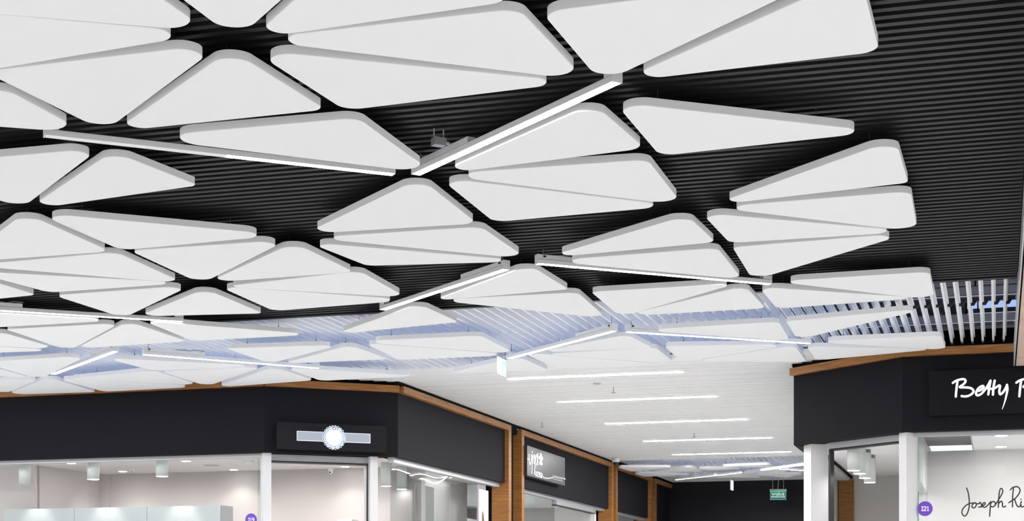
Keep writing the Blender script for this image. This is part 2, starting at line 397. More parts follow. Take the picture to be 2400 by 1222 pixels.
  ((4.301,30.550,0.095),(4.872,31.377,0.095),(3.297,31.324,0.095), 'tiny far white panel lowest in middle, right of far edge-on exit sign'),
  ((5.465,30.450,0.095),(5.335,31.431,0.095),(4.510,30.601,0.095), 'tiny far white panel at far right of corridor\'s end by white column'),
]
SIGNS = {
 'betty': [[[-0.3692,2.1661],[-0.3784,2.0951],[-0.3853,2.0168]],[[-0.4128,2.1511],[-0.3853,2.1691],[-0.344,2.1817],[-0.3073,2.1826],[-0.2936,2.1631],[-0.3119,2.1353],[-0.3486,2.1072],[-0.2936,2.1023],[-0.2479,2.0948],[-0.2205,2.0701],[-0.2296,2.042],[-0.2662,2.0196],[-0.3028,2.0152],[-0.3302,2.0196]],[[-0.1704,2.0635],[-0.1385,2.0812],[-0.1258,2.1044],[-0.1408,2.1097],[-0.1749,2.0873],[-0.1954,2.0454],[-0.184,2.0213],[-0.1476,2.0342],[-0.1112,2.0754],[-0.084,2.117],[-0.0613,2.1587]],[[-0.0613,2.1587],[-0.0726,2.0929],[-0.0817,2.027]],[[-0.084,2.0815],[-0.0295,2.0818],[0.0248,2.1104],[0.0203,2.0563],[0.0293,2.0229],[0.0609,2.05],[0.0903,2.1055]],[[-0.0227,2.1572],[-0.0341,2.0914],[-0.0386,2.023]],[[0.0903,2.1126],[0.0948,2.0629],[0.079,1.9833],[0.0655,1.9319],[0.0474,1.8806]],[[0.2208,2.1452],[0.2118,2.075],[0.2051,1.9975]],[[0.1781,2.1304],[0.2051,2.1482],[0.2455,2.1607],[0.2813,2.1616],[0.2948,2.1423],[0.2769,2.1148],[0.241,2.087],[0.2948,2.0821],[0.3395,2.0748],[0.3663,2.0503],[0.3574,2.0225],[0.3216,2.0003],[0.2858,1.996],[0.2589,2.0003]]],
 'joseph': [[[-0.2885,1.1414],[-0.2723,1.0914],[-0.2628,1.0149],[-0.2665,0.9387],[-0.2885,0.8779],[-0.3143,0.8669],[-0.3327,0.8977],[-0.3216,0.9396],[-0.2885,0.9734],[-0.2518,0.9903],[-0.2187,0.9912]],[[-0.2114,0.9949],[-0.2334,0.9762],[-0.2371,0.9534],[-0.2187,0.9439],[-0.2004,0.9604],[-0.1967,0.987],[-0.2114,0.9949],[-0.1894,0.9831],[-0.1674,0.9865]],[[-0.1674,0.9865],[-0.1587,0.9978],[-0.1477,0.9732],[-0.1528,0.952],[-0.1748,0.9523]],[[-0.1528,0.9504],[-0.1382,0.9609],[-0.1162,0.9742],[-0.1126,0.9916],[-0.1287,0.9912],[-0.1382,0.9631],[-0.1199,0.9461],[-0.0907,0.9661],[-0.0688,0.9924]],[[-0.06,1.0051],[-0.0651,0.9353],[-0.0702,0.8593]],[[-0.0644,0.9809],[-0.0396,1.0032],[-0.0177,0.9915],[-0.0214,0.9649],[-0.0396,0.95],[-0.06,0.958]],[[-0.0214,0.9634],[0.0259,1.04],[0.0514,1.0927],[0.0477,1.1246],[0.0317,1.1272],[0.0201,1.0857],[0.0136,1.0099],[0.0114,0.9454]],[[0.0128,0.9795],[0.0368,1.0057],[0.0492,0.9865],[0.0514,0.9538],[0.0659,0.9482],[0.0804,0.9571]],[[0.1529,1.1286],[0.1456,1.0529],[0.1442,0.9469]],[[0.1239,1.114],[0.1493,1.1385],[0.1927,1.1429],[0.2143,1.1122],[0.1999,1.067],[0.1637,1.0261],[0.1094,0.9892]],[[0.1637,1.0261],[0.1782,0.9766],[0.1999,0.9459],[0.2252,0.9644]],[[0.2273,0.9984],[0.2179,0.9645],[0.2288,0.9454],[0.254,0.9526]],[[0.2223,1.0227],[0.2237,1.0204]]],
 'vippi': [[[22.6354,2.1675],[22.6557,2.0735],[22.6965,2.0262],[22.7498,2.0815],[22.7704,2.1738]],[[22.8116,2.1717],[22.8033,2.0519],[22.7868,1.9089]],[[22.8116,2.0526],[22.8695,2.1484],[22.911,2.1861],[22.936,2.1313],[22.9027,2.0659]],[[22.9527,2.1841],[22.9443,2.0636],[22.9235,1.9047]],[[22.9568,2.0533],[23.0071,2.1603],[23.0533,2.2044],[23.0785,2.1321],[23.0364,2.0541]],[[23.1123,2.1866],[23.1039,2.0654]],[[22.7992,2.2239],[22.8033,2.2164]],[[23.1165,2.2249],[23.1208,2.2184]],[[23.2697,2.1484],[23.2697,2.2119]],[[23.2697,2.1484],[23.3772,2.1807]],[[23.2697,2.1484],[23.347,2.097]],[[23.2697,2.1484],[23.1972,2.0961]],[[23.2697,2.1484],[23.1759,2.1691]],[[22.5623,2.0993],[22.6354,2.0966]],[[22.9987,1.9481],[22.9987,1.8853]],[[22.9987,1.9481],[23.0575,1.9378],[23.0575,1.8989],[22.9987,1.8853]],[[23.1292,1.9503],[23.0828,1.949],[23.0828,1.8859],[23.1292,1.886]],[[23.0828,1.918],[23.125,1.919]],[[23.1972,1.9487],[23.1504,1.9427],[23.1929,1.9172],[23.1504,1.8853]],[[23.2185,1.948],[23.2185,1.8846]],[[23.2997,1.9404],[23.2483,1.9434],[23.2441,1.8865],[23.2997,1.8872],[23.2997,1.9138]],[[23.3212,1.8865],[23.3255,1.9505],[23.3815,1.9026],[23.4987,1.8928],[23.7185,1.9044],[23.9422,1.9305]],[[24.5898,1.963],[24.6993,1.9637]]],
 'vippisub': [[[23.9648,1.9583],[24.0055,1.959]],[[24.0282,1.9593],[24.0692,1.96]],[[24.092,1.9603],[24.1331,1.961]],[[24.156,1.9613],[24.1974,1.962]],[[24.2204,1.9623],[24.262,1.963]],[[24.2851,1.9633],[24.3269,1.964]],[[24.3502,1.9643],[24.3921,1.965]],[[24.4155,1.9653],[24.4577,1.966]],[[24.4812,1.9663],[24.5236,1.967]],[[24.5472,1.9673],[24.5898,1.9681]],[[23.9648,1.9405],[24.001,1.9408]],[[24.0282,1.9412],[24.0646,1.9415]],[[24.092,1.9419],[24.1286,1.9422]],[[24.156,1.9426],[24.1928,1.9429]],[[24.2204,1.9433],[24.2574,1.9437]],[[24.2851,1.944],[24.3222,1.9444]],[[24.3502,1.9448],[24.3875,1.9451]],[[24.4155,1.9455],[24.453,1.9458]],[[24.4812,1.9462],[24.5188,1.9466]],[[23.9874,1.9125],[24.0192,1.9136]],[[24.051,1.9131],[24.0829,1.9143]],[[24.1148,1.9137],[24.1469,1.9149]],[[24.179,1.9144],[24.2112,1.9156]],[[24.2435,1.915],[24.2759,1.9162]],[[24.3083,1.9157],[24.3408,1.9169]],[[24.3735,1.9163],[24.4061,1.9175]],[[24.4389,1.917],[24.4718,1.9182]],[[24.5047,1.9177],[24.5377,1.9188]]],
}
# ================================================================== structure
CH = 2.56
zc = H(CH)                                    # underside of the slatted ceiling
fl = frame('floor', 'pale stone mall floor')
MB().box(-16, 12, -12, 36, -0.1, 0).build('floor_slab', M['floor'], fl)

# --- dark slatted ceiling: each slat is a bar running along u
c1 = frame('ceiling', 'charcoal slatted ceiling over the front of the hall')
MB().box(-13, 0.15, 2.0, 13.3, zc + 0.075, zc + 0.12).build('backing_board', M['void'], c1)
me = MB().box(-13, 0.15, -0.0215, 0.0215, 0, 0.045).mesh('slat', M['slat_dark'])
v = 2.05
while v < 13.26:
    link('slat', me, c1, (0, v, zc)); v += 0.0928
MB().box(-13, 0.15, 13.29, 13.355, zc, zc + 0.10).build('edge_profile', M['slat_dark'], c1)

# --- white fins along v, open to the roof void
c2 = frame('ceiling.001', 'open ceiling of upright white fins with a dark void above')
def fin_mesh(len_):
    b = MB(); b.box(-0.010, 0.010, 0, len_, 0, 0.084); b.box(0.010, 0.024, 0.01, len_ - 0.01, 0.070, 0.084)
    return b.mesh('fin', M['fin'])
fa, fb = fin_mesh(1.378), fin_mesh(1.88)
u = -11.6
teeth = MB()
while u < 0.12:
    link('fin', fa, c2, (u, 13.36, zc))
    link('fin', fb, c2, (u, 14.755, zc))
    for vv in ((14.725,) if u > -0.95 else ()):
        teeth.add([(u+0.011,vv-0.008,zc+0.088),(u+0.066,vv-0.008,zc+0.088),(u+0.040,vv-0.008,zc+0.046),(u+0.011,vv-0.008,zc+0.046),
                   (u+0.011,vv+0.008,zc+0.088),(u+0.066,vv+0.008,zc+0.088),(u+0.040,vv+0.008,zc+0.046),(u+0.011,vv+0.008,zc+0.046)],
                  [(0,1,2,3),(7,6,5,4),(0,4,5,1),(1,5,6,2),(2,6,7,3),(3,7,4,0)])
    u += 0.0980
tg = teeth.build('hanger_teeth', M['clip'], c2); tg['kind'] = 'stuff'
for vv in (13.41, 14.725, 16.05):
    MB().box(-11.8, 0.15, vv - 0.012, vv + 0.012, zc + 0.086, zc + 0.115).build('carrier_rail', M['clip'], c2)

# --- corridor slats along u
c3 = frame('ceiling.002', 'white slatted ceiling of the corridor with narrow dark joints')
MB().box(-6.6, -2.1, 17.7, 28.3, zc + 0.055, zc + 0.08).build('backing_board', M['slat_white'], c3)
MB().prism([(-7.75,16.65),(-1.0,16.65),(-2.1,17.72),(-6.6,17.72)], zc + 0.056, zc + 0.08).build('backing_board', M['slat_white'], c3)
STRIPS = (17.69, 19.89, 22.49, 25.09, 27.49)
v = 16.69; k = 0
while v < 28.3:
    t = min(1, max(0, (v - 16.62) / 0.97)); ul = -7.87 + t * 1.23 + 0.03
    t = min(1, max(0, (v - 16.47) / 1.03)); ur = -0.90 - t * 1.187 - 0.03
    wv = 0.0445 if k % 13 else 0.0428
    dz = zc + random.uniform(0, .002)
    hit = [s for s in STRIPS if abs(s - v) < 0.045]
    for a_, b_ in ([(ul, -5.345), (-3.315, ur)] if hit else [(ul, ur)]):
        MB().box(a_, b_, -wv, wv, 0, 0.035).build('slat', M['slat_white'], c3, (0, v, dz))
    v += 0.1; k += 1
# --- far fins and far slats
c4 = frame('ceiling.003', 'far bay of white fins at the corridor end')
fc = fin_mesh(3.2)
u = -6.5
while u < -2.1:
    link('fin', fc, c4, (u, 28.4, zc)); u += 0.0980
me = MB().box(-6.55, -2.1, -0.0455, 0.0455, 0, 0.035).mesh('slat', M['slat_white'])
MB().box(-6.6, -2.1, 31.6, 33.75, zc + 0.055, zc + 0.08).build('backing_board', M['slat_white'], c4)
for k in range(21): link('slat', me, c4, (0, 31.66 + k * 0.1, zc))

# --- roof void above the fins: dark deck, ducts, tray, band of daylight panes
rv = frame('wall_void', 'dark roof void with ducts above the white fins')
MB().box(-13, 6, 13.3, 22, H(3.75), H(3.85)).build('roof_deck', M['void'], rv)
MB().box(-13, 6, 13.20, 13.30, zc + 0.12, H(3.8)).build('void_front', M['void'], rv)
MB().box(-13, 6, 21.0, 21.1, zc + 0.10, H(3.8)).build('void_back', M['void'], rv)
MB().box(-6.6, -2.1, 28.3, 34.3, H(3.75), H(3.85)).build('roof_deck', M['void'], rv)
MB().box(-6.65, -6.6, 17.5, 34.3, H(2.53), H(3.8)).build('void_side', M['void'], rv)
MB().box(-2.1, -2.05, 17.5, 34.3, H(2.53), H(3.8)).build('void_side', M['void'], rv)
for k in range(14):
    MB().box(-3.2 + k * 0.3, -3.2 + k * 0.3 + 0.28, 16.88, 16.90, H(3.185), H(3.30)).build('louvre_panel', M['duct'], rv)
    lv = MB()
    for j in range(5): lv.box(-3.2 + k * 0.3 + .02, -3.2 + k * 0.3 + 0.26, 16.86, 16.88, H(3.195) + j*.018, H(3.204) + j*.018)
    q = lv.build('louvre_blades', M['tray'], rv); q['kind'] = 'stuff'
MB().box(-4, 3, 16.90, 17.3, H(3.10), H(3.183)).build('duct', M['duct'], rv)
MB().box(-4, 3, 16.86, 16.875, H(3.076), H(3.084)).build('pipe', M['fin'], rv)
for k in range(3):
    MB().box(-4, 3, 16.88, 16.90, H(3.042) + k * 0.012, H(3.047) + k * 0.012).build('tray_bar', M['tray'], rv)
MB().box(-4, 3, 17.0, 17.4, H(2.835), H(2.925)).build('duct', M['duct'], rv)
MB().box(-4, 3, 16.97, 17.0, H(2.828), H(2.838)).build('pipe', M['fin'], rv)
for k in range(9):
    lit = k >= 6
    ww = MB().box(-1.98 + k * 0.28, -1.98 + k * 0.28 + 0.262, 17.60, 17.62, H(3.03), H(3.17)).build('roof_light', M['sky'] if lit else M['duct'], rv)
    MB().box(-1.98 + k * 0.28, -1.98 + k * 0.28 + 0.262, 17.56, 17.58, H(3.03), H(3.075)).build('sill_panel', M['duct'], ww)
    MB().box(-1.98 + k * 0.28 + .1, -1.98 + k * 0.28 + .115, 17.56, 17.58, H(3.076), H(3.17)).build('glazing_bar', M['duct'], ww)
MB().add([(-.62,17.5,H(3.03)),(-.56,17.5,H(3.03)),(-.38,17.5,H(3.16)),(-.44,17.5,H(3.16)),(-.62,17.53,H(3.03)),(-.56,17.53,H(3.03)),(-.38,17.53,H(3.16)),(-.44,17.53,H(3.16))],
    [(0,1,2,3),(7,6,5,4),(0,4,5,1),(1,5,6,2),(2,6,7,3),(3,7,4,0)]).build('brace', M['duct'], rv)

# --- shop fronts left: dark fascia with oak cornice
FB, FT, CT = H(1.70), H(2.44), H(2.518)
L0, L1, L2 = (-12.5, 16.66), (-7.87, 16.62), (-6.64, 17.59)
def norm(a, b):
    d = math.dist(a, b); return ((b[0]-a[0])/d, (b[1]-a[1])/d)
def strip(mb, pts, t, z0, z1, out=0.0):
    # a wall of thickness t following pts; out pushes the visible face to the right-hand side of travel
    n = len(pts); A = []; B = []
    for i, p in enumerate(pts):
        d1 = norm(pts[i-1], p) if i > 0 else norm(p, pts[i+1])
        d2 = norm(p, pts[i+1]) if i < n-1 else d1
        n1 = (d1[1], -d1[0]); n2 = (d2[1], -d2[0])
        m = (n1[0]+n2[0], n1[1]+n2[1]); k = m[0]*n1[0]+m[1]*n1[1]
        m = (m[0]/k, m[1]/k)
        A.append((p[0]+m[0]*out, p[1]+m[1]*out)); B.append((p[0]+m[0]*(out-t), p[1]+m[1]*(out-t)))
    for i in range(n-1):
        mb.prism([A[i], A[i+1], B[i+1], B[i]], z0, z1)
    return mb
wl = frame('wall_left', 'anthracite shop fascia along the left and down the corridor')
strip(MB(), [L0, L1], 0.22, FB, FT).build('fascia_panel', M['fascia'], wl)
strip(MB(), [L1, L2], 0.22, FB, FT).build('fascia_panel', M['fascia'], wl)
strip(MB(), [L2, (-6.63, 21.80)], 0.22, FB, FT).build('fascia_panel', M['fascia'], wl)
for a, b in ((22.58, 28.15), (28.63, 31.55), (32.13, 33.75)):
    strip(MB(), [(-6.63, a), (-6.63, b)], 0.22, FB, FT).build('fascia_panel', M['fascia'], wl)
strip(MB(), [L0, L1, L2, (-6.63, 33.75)], 0.1, FT, zc - 0.002, -0.12).build('upstand', M['void'], wl)
MB().box(-6.95, -6.70, 21.93, 22.45, 0, FT).build('fascia_panel', M['fascia'], wl)
MB().box(-6.95, -6.64, 21.93, 22.45, FT, zc - 0.002).build('upstand', M['void'], wl)
MB().box(-6.95, -6.70, 28.3, 28.5, 0, FT).build('fascia_panel', M['fascia'], wl)
MB().box(-6.95, -6.64, 28.3, 28.5, FT, zc - 0.002).build('upstand', M['void'], wl)
MB().box(-6.95, -6.70, 31.7, 32.0, 0, FT).build('fascia_panel', M['fascia'], wl)
MB().box(-6.95, -6.64, 31.7, 32.0, FT, zc - 0.002).build('upstand', M['void'], wl)

tl = frame('trim_1', 'oak cornice and oak jambs of the left shop fronts')
strip(MB(), [L0, (-9.9, 16.637)], 0.10, FT, CT, 0.06).build('cornice_board', M['wood'], tl)
strip(MB(), [(-9.895, 16.637), L1], 0.10, FT, CT, 0.06).build('cornice_board', M['wood'], tl)
strip(MB(), [(-7.868, 16.622), L2], 0.10, FT, CT, 0.06).build('cornice_board', M['wood'], tl)
for a, b in ((17.60, 19.98), (19.985, 21.93), (22.45, 25.4), (25.405, 28.3), (28.5, 31.7), (32.0, 33.75)):
    strip(MB(), [(-6.63, a), (-6.63, b)], 0.10, FT, CT, 0.06).build('cornice_board', M['wood'], tl)
for a, b in ((21.80, 21.93), (22.45, 22.58), (28.15, 28.3), (28.5, 28.63), (31.55, 31.7), (32.0, 32.13)):
    MB().box(-6.82, -6.57, a, b, FB + 0.01, FT - 0.002).build('jamb_board', M['wood'], tl)
    MB().box(-6.82, -6.57, a, b, 0, FB + 0.006).build('jamb_board', M['wood'], tl)

# --- shop front right
R0, R1, R2 = (-2.087, 17.50), (-0.90, 16.47), (3.0, 16.45)
wr = frame('wall_right', 'anthracite shop fascia at the right with a corner to the corridor')
strip(MB(), [R0, R1], 0.22, FB, FT).build('fascia_panel', M['fascia'], wr)
strip(MB(), [R1, R2], 0.22, FB, FT).build('fascia_panel', M['fascia'], wr)
strip(MB(), [(-2.087, 33.75), R0], 0.22, FB, FT).build('fascia_panel', M['fascia'], wr)
strip(MB(), [(-2.087, 33.75), R0, R1, R2], 0.1, FT, zc - 0.002, -0.12).build('upstand', M['void'], wr)
tr = frame('trim_2', 'oak cornice of the right shop front')
strip(MB(), [R0, (-0.93, 16.496)], 0.10, FT, CT, 0.06).build('cornice_board', M['wood'], tr)
strip(MB(), [(-0.928, 16.494), R1, R2], 0.10, FT, CT, 0.06).build('cornice_board', M['wood'], tr)
wf = frame('wall_far', 'black wall closing the corridor')
MB().box(-8, 0, 33.75, 33.95, 0, zc + 0.05).build('wall_panel', M['signblack'], wf)

# --- bulkhead of pale veneer at the right edge
bk = frame('trim_3', 'pale veneered soffit running towards us at the right edge')
v = 3.0; k = 0
while v < 16.1:
    e = min(v + 2.1, 16.13)
    MB().box(0.172, 2.4, v, e - 0.006, H(2.26), H(2.30)).build('soffit_panel', M['woodpink'], bk); v += 2.1
MB().box(0.160, 2.4, 3.0, 16.12, H(2.305), H(2.45)).build('soffit_core', M['void'], bk)
MB().box(0.150, 0.160, 3.0, 16.14, H(2.262), H(2.47)).build('edge_strip', M['alu'], bk)

# ================================================================== left shop
s1 = frame('wall_left_shop', 'lit pale interior walls of the left shop')
HC = 1.72
MB().box(-11.55, -11.42, 17.6, 19.2, 0, H(HC)).build('partition', M['plaster'], s1)
MB().box(-12.4, -11.42, 17.55, 17.65, 0, H(HC)).build('partition', M['plaster'], s1)
MB().box(-11.42, -6.9, 19.1, 19.25, 0, H(HC)).build('partition', M['plaster'], s1)
MB().prism([(-12.4,16.85),(-7.95,16.85),(-6.85,17.72),(-6.85,19.25),(-12.4,19.25)], H(HC), H(HC) + 0.05).build('shop_ceiling', M['ceilw'], s1)
MB().box(-7.25, -6.85, 19.26, 22.0, H(HC), H(HC) + 0.05).build('shop_ceiling', M['ceilw'], s1)
MB().box(-11.42, -11.28, 19.06, 19.10, H(0.95), H(HC)).build('pilaster', M['plaster'], s1)
MB().box(-7.35, -7.25, 19.25, 22.0, 0, H(HC)).build('partition', M['plasterc'], s1)
MB().box(-6.98, -6.96, 19.0, 19.75, 0, H(1.5)).build('mirror_panel', M['greywall'], s1)
MB().box(-7.95, -7.75, 18.9, 19.09, 0, H(1.06)).build('wall_box', M['plasterc'], s1)
# windows
def winframe(w_, mb, name='frame_bar', m='alu'): return mb.build(name, M[m], w_)
w1 = frame('window_1', 'long shop window at the lower left')
winframe(w1, MB().box(-12.5, -7.95, 16.74, 16.80, FB - 0.045, FB))
for a, b in ((-12.5, -10.18), (-10.174, -9.05), (-9.044, -8.02)):
    MB().box(a, b, 16.755, 16.767, 0, FB - 0.045).build('pane', M['glass'], w1)
MB().box(-8.02, -7.93, 16.76, 16.80, 0, FB - 0.045).build('pane', M['glassgreen'], w1)
w2 = frame('window_2', 'side window of the left shop towards the corridor')
winframe(w2, MB().box(-6.78, -6.70, 17.62, 21.80, FB - 0.06, FB))
for a, b in ((17.62, 18.27), (18.276, 19.75), (19.756, 20.9)):
    wavy_pane('pane', M['glassw'], w2, -6.752, a, b, 0.5, FB - 0.06, a*3)
d1v = norm(L1, L2)
def chamfer_box(p0, dirv, a0, a1, d0, d1, z0, z1):   # box in a rotated wall line: a along, d inward
    nx, ny = -dirv[1], dirv[0]
    q = lambda a, d: (p0[0]+dirv[0]*a+nx*d, p0[1]+dirv[1]*a+ny*d)
    return MB().prism([q(a0,d0), q(a1,d0), q(a1,d1), q(a0,d1)], z0, z1)
dr1 = frame('door_1', 'white framed entrance of the left shop with a roller shutter box')
LL = math.dist(L1, L2)
chamfer_box(L1, d1v, 0.00, 0.095, 0.07, 0.20, 0, FB).build('post', M['column'], dr1)
chamfer_box(L1, d1v, 1.255, 1.345, 0.07, 0.32, 0, FB).build('post', M['column'], dr1)
for k in range(4):
    chamfer_box(L1, d1v, 0.095, 1.255, 0.16 + 0.003*(k % 2), 0.30, FB - 0.075 + k*0.018, FB - 0.059 + k*0.018).build('shutter_slat', M['alu'], dr1)
chamfer_box(L1, d1v, 0.095, 1.255, 0.15, 0.31, FB - 0.092, FB - 0.076).build('shutter_rail', M['clip'], dr1)
chamfer_box(L1, d1v, 1.245, 1.256, 0.155, 0.20, 0, FB - 0.08).build('guide_rail', M['clip'], dr1)

# --- right shop interior
s2 = frame('wall_right_shop', 'lit pale interior walls of the right shop')
MB().box(-0.75, 3.0, 18.87, 19.0, 0, H(HC)).build('partition', M['plasterc'], s2)
MB().box(-0.25, 3.0, 16.75, 18.87, H(HC), H(HC)+0.05).build('shop_ceiling', M['slat_white'], s2)
MB().box(-0.262, -0.25, 16.75, 18.87, H(HC)-0.004, H(HC)+0.10).build('ceiling_edge', M['alu'], s2)
MB().box(-0.76, -0.26, 16.75, 18.87, H(HC)+0.06, H(HC)+0.10).build('dark_recess', M['duct'], s2)
MB().box(-0.84, -0.75, 16.75, 22.4, H(1.25), H(HC)+0.1).build('beam', M['plasterc'], s2)
MB().box(-2.06, -0.78, 22.3, 22.4, 0, H(HC)).build('partition', M['plasterc'], s2)
MB().box(-0.85, -0.75, 18.9, 22.4, 0, H(1.25)).build('partition', M['plasterc'], s2)
MB().prism([(-2.0,17.72),(-0.84,16.72),(-0.84,22.4),(-2.06,22.4)], H(HC), H(HC)+0.05).build('shop_ceiling', M['slat_white'], s2)
MB().box(-2.14, -2.06, 19.4, 22.4, 0, H(HC)).build('partition', M['plasterc'], s2)
MB().box(-2.06, -1.90, 19.4, 22.3, H(HC)-0.06, H(HC)-0.002).build('beam', M['plasterc'], s2)
MB().box(-2.05, -1.85, 22.2, 22.28, 0, H(HC)-0.05).build('oak_post', M['wood'], s2)
w3 = frame('window_3', 'shop window of the right shop')
winframe(w3, MB().box(-0.90, 3.0, 16.585, 16.64, FB - 0.042, FB))
MB().box(-0.885, -0.872, 16.59, 16.63, 0, FB - 0.042).build('frame_bar', M['column'], w3)
MB().box(-0.872, -0.735, 16.62, 16.632, 0, FB - 0.042).build('pane', M['glassgreen'], w3)
MB().box(-0.735, -0.705, 16.60, 16.632, 0, FB - 0.042).build('pane', M['glassgreen'], w3)
for a, b in ((-0.705, -0.185), (-0.181, 3.0)):
    MB().box(a, b, 16.60, 16.612, 0, FB - 0.042).build('pane', M['glass'], w3)
dr2 = frame('door_2', 'open entrance of the right shop between two white posts')
d2v = norm(R0, R1); LR = math.dist(R0, R1)
def wuv(x, y): return (CU*x - SU*y, SU*x + CU*y)
MB().prism([wuv(3.182, 17.25), wuv(3.372, 17.29), wuv(3.36, 17.42), wuv(3.135, 17.42)], 0, FB).build('post', M['column'], dr2)
chamfer_box(R0, d2v, LR - 0.10, LR + 0.0, 0.06, 0.22, 0, FB).build('post', M['column'], dr2)
chamfer_box(R0, d2v, 0.36, LR - 0.10, 0.16, 0.28, FB - 0.062, FB).build('header', M['alu'], dr2)
chamfer_box(R0, d2v, 0.36, LR - 0.10, 0.17, 0.27, FB - 0.078, FB - 0.062).build('header_seal', M['clip'], dr2)
chamfer_box(R0, d2v, 0.36, 0.385, 0.165, 0.22, 0, FB - 0.07).build('guide_rail', M['clip'], dr2)

# --- corridor shop 2 and 3 windows
w4 = frame('window_4', 'window and door head of the second left shop')
winframe(w4, MB().box(-6.80, -6.70, 22.58, 28.15, FB - 0.05, FB))
for a, b in ((22.6, 23.9), (23.906, 24.9)):
    MB().box(-6.752, -6.740, a, b, 0, FB - 0.05).build('pane', M['glass'], w4)
MB().box(-6.79, -6.71, 24.9, 27.55, FB - 0.12, FB - 0.05).build('shutter_box', M['alu'], w4)
MB().box(-6.79, -6.71, 24.9, 27.55, FB - 0.135, FB - 0.12).build('shutter_rail', M['clip'], w4)
MB().box(-6.79, -6.71, 27.45, 27.55, 0, FB - 0.05).build('frame_bar', M['column'], w4)
s3 = frame('wall_left_corridor', 'white interior of the second and third left shops')
MB().box(-11, -6.85, 28.0, 28.12, 0, H(HC)).build('partition', M['plasterc'], s3)
MB().box(-9.6, -9.5, 22.5, 28.0, 0, H(HC)).build('partition', M['plasterc'], s3)
MB().box(-11, -6.85, 22.3, 34.2, H(HC), H(HC)+0.05).build('shop_ceiling', M['slat_white'], s3)
MB().box(-9.5, -8.9, 22.5, 28.0, H(1.35), H(1.50)).build('beam', M['slat_white'], s3)
MB().box(-9.6, -9.5, 28.12, 34.2, 0, H(HC)).build('partition', M['plasterc'], s3)
w5 = frame('window_5', 'window of the third left shop')
winframe(w5, MB().box(-6.80, -6.70, 28.63, 31.55, FB - 0.05, FB))
MB().box(-6.752, -6.740, 28.63, 30.6, 0, FB - 0.05).build('pane', M['glass'], w5)
MB().box(-6.752, -6.740, 30.606, 31.5, 0, FB - 0.05).build('pane', M['glass'], w5)

# ================================================================== acoustic panels
HP, TP = H(2.44), 0.043      # underside height, thickness; each corner carries its own rounding radius
def fillet(c, rads, n=9):
    out = []
    for i in range(3):
        r = rads[i]
        p = c[i]; a = (c[i-1]-p).normalized(); b = (c[(i+1) % 3]-p).normalized()
        th = a.angle(b); t = r / math.tan(th/2)
        o = p + (a+b).normalized() * (r / math.sin(th/2))
        s_ = p + a*t - o; e_ = p + b*t - o
        a0 = math.atan2(s_.y, s_.x); a1 = math.atan2(e_.y, e_.x)
        d = (a1-a0+math.pi) % (2*math.pi) - math.pi
        out += [o + r*Vector((math.cos(a0+d*k/n), math.sin(a0+d*k/n))) for k in range(n+1)]
    return out
hang = MB().cyl((0,0,0), 0.0045, 0.034, 6).cyl((0,0,0.034), 0.0016, CH-2.44-0.043-0.0015-0.034, 5).mesh('suspension_wire', M['wire'])
for c0, c1_, c2_, lab in PANELS:
    cs = [Vector(c[:2]) for c in (c0, c1_, c2_)]
    g = (cs[0]+cs[1]+cs[2]) / 3
    pts = fillet(cs, (c0[2], c1_[2], c2_[2]))
    if sum(pts[i-1].x*pts[i].y - pts[i].x*pts[i-1].y for i in range(len(pts))) < 0: pts = pts[::-1]
    n = len(pts)
    rings = []
    inn = [p + (g-p).normalized()*0.003 for p in pts]
    vs = [(p.x-g.x, p.y-g.y, 0) for p in inn] + [(p.x-g.x, p.y-g.y, 0.003) for p in pts] + [(p.x-g.x, p.y-g.y, TP) for p in pts]
    fs = [tuple(range(n))[::-1], tuple(range(2*n, 3*n))]
    for r_ in range(2):
        fs += [(r_*n+i, r_*n+(i+1) % n, (r_+1)*n+(i+1) % n, (r_+1)*n+i) for i in range(n)]
    o = MB().add(vs, fs).build('acoustic_panel', M['panel'], None, (g.x, g.y, HP))
    tag(o, lab, 'ceiling panel', 'triangular acoustic panels')
    for p in cs:
        q = (p - g) * 0.60
        link('suspension_wire', hang, o, (q.x, q.y, TP))

# ================================================================== linear lamps
BARS = [  # start, end, gear at start?, lit from, label
 ((-2.448, 8.487), (-0.677, 9.254), False, 0.5, 'long lamp at upper left, its left half unlit'),
 ((-0.548, 9.254), (0.493, 7.612), True, 0.0, 'brightest diagonal lamp, rising right from the middle of the ceiling'),
 ((-1.077, 13.512), (-0.041, 11.875), False, 0.0, 'middle lamp rising to right, box with looped cable on its back'),
 ((0.178, 11.681), (1.976, 12.430), True, 0.0, 'middle right lamp sloping down to right below the three-panel stack'),
 ((-0.025, 15.993), (0.912, 14.380), False, 0.0, 'far lamp rising right from the white and green exit sign'),
 ((1.031, 14.615), (2.799, 15.262), True, 0.0, 'far right lamp sloping down to right over white fins'),
 ((-4.688, 13.396), (-2.861, 14.085), True, 0.0, 'lamp cut by the left edge, cable loop on its back'),
 ((-4.895, 17.305), (-3.841, 15.726), False, 0.0, 'short-looking diagonal lamp at lower left over blue fins'),
 ((-3.582, 15.747), (-1.990, 16.659), True, 0.0, 'lower left lamp with long white gear box, above the brown cornice'),
 ((3.126, 30.903), (3.737, 29.834), False, 0.0, 'far corridor lamp left of the edge-on exit sign'),
 ((3.776, 29.834), (4.122, 29.193), False, 0.0, 'short far corridor lamp right of the edge-on exit sign'),
 ((4.413, 28.698), (5.016, 27.425), False, 0.0, 'far corridor lamp rising to the white column at right'),
 ((4.713, 28.470), (5.388, 28.836), True, 0.0, 'far corridor lamp sloping down to the white column'),
]
HZ = [H(x) for x in (2.45, 2.45, 2.45, 2.45, 2.42, 2.45, 2.45, 2.45, 2.42, 2.36, 2.36, 2.36, 2.36)]
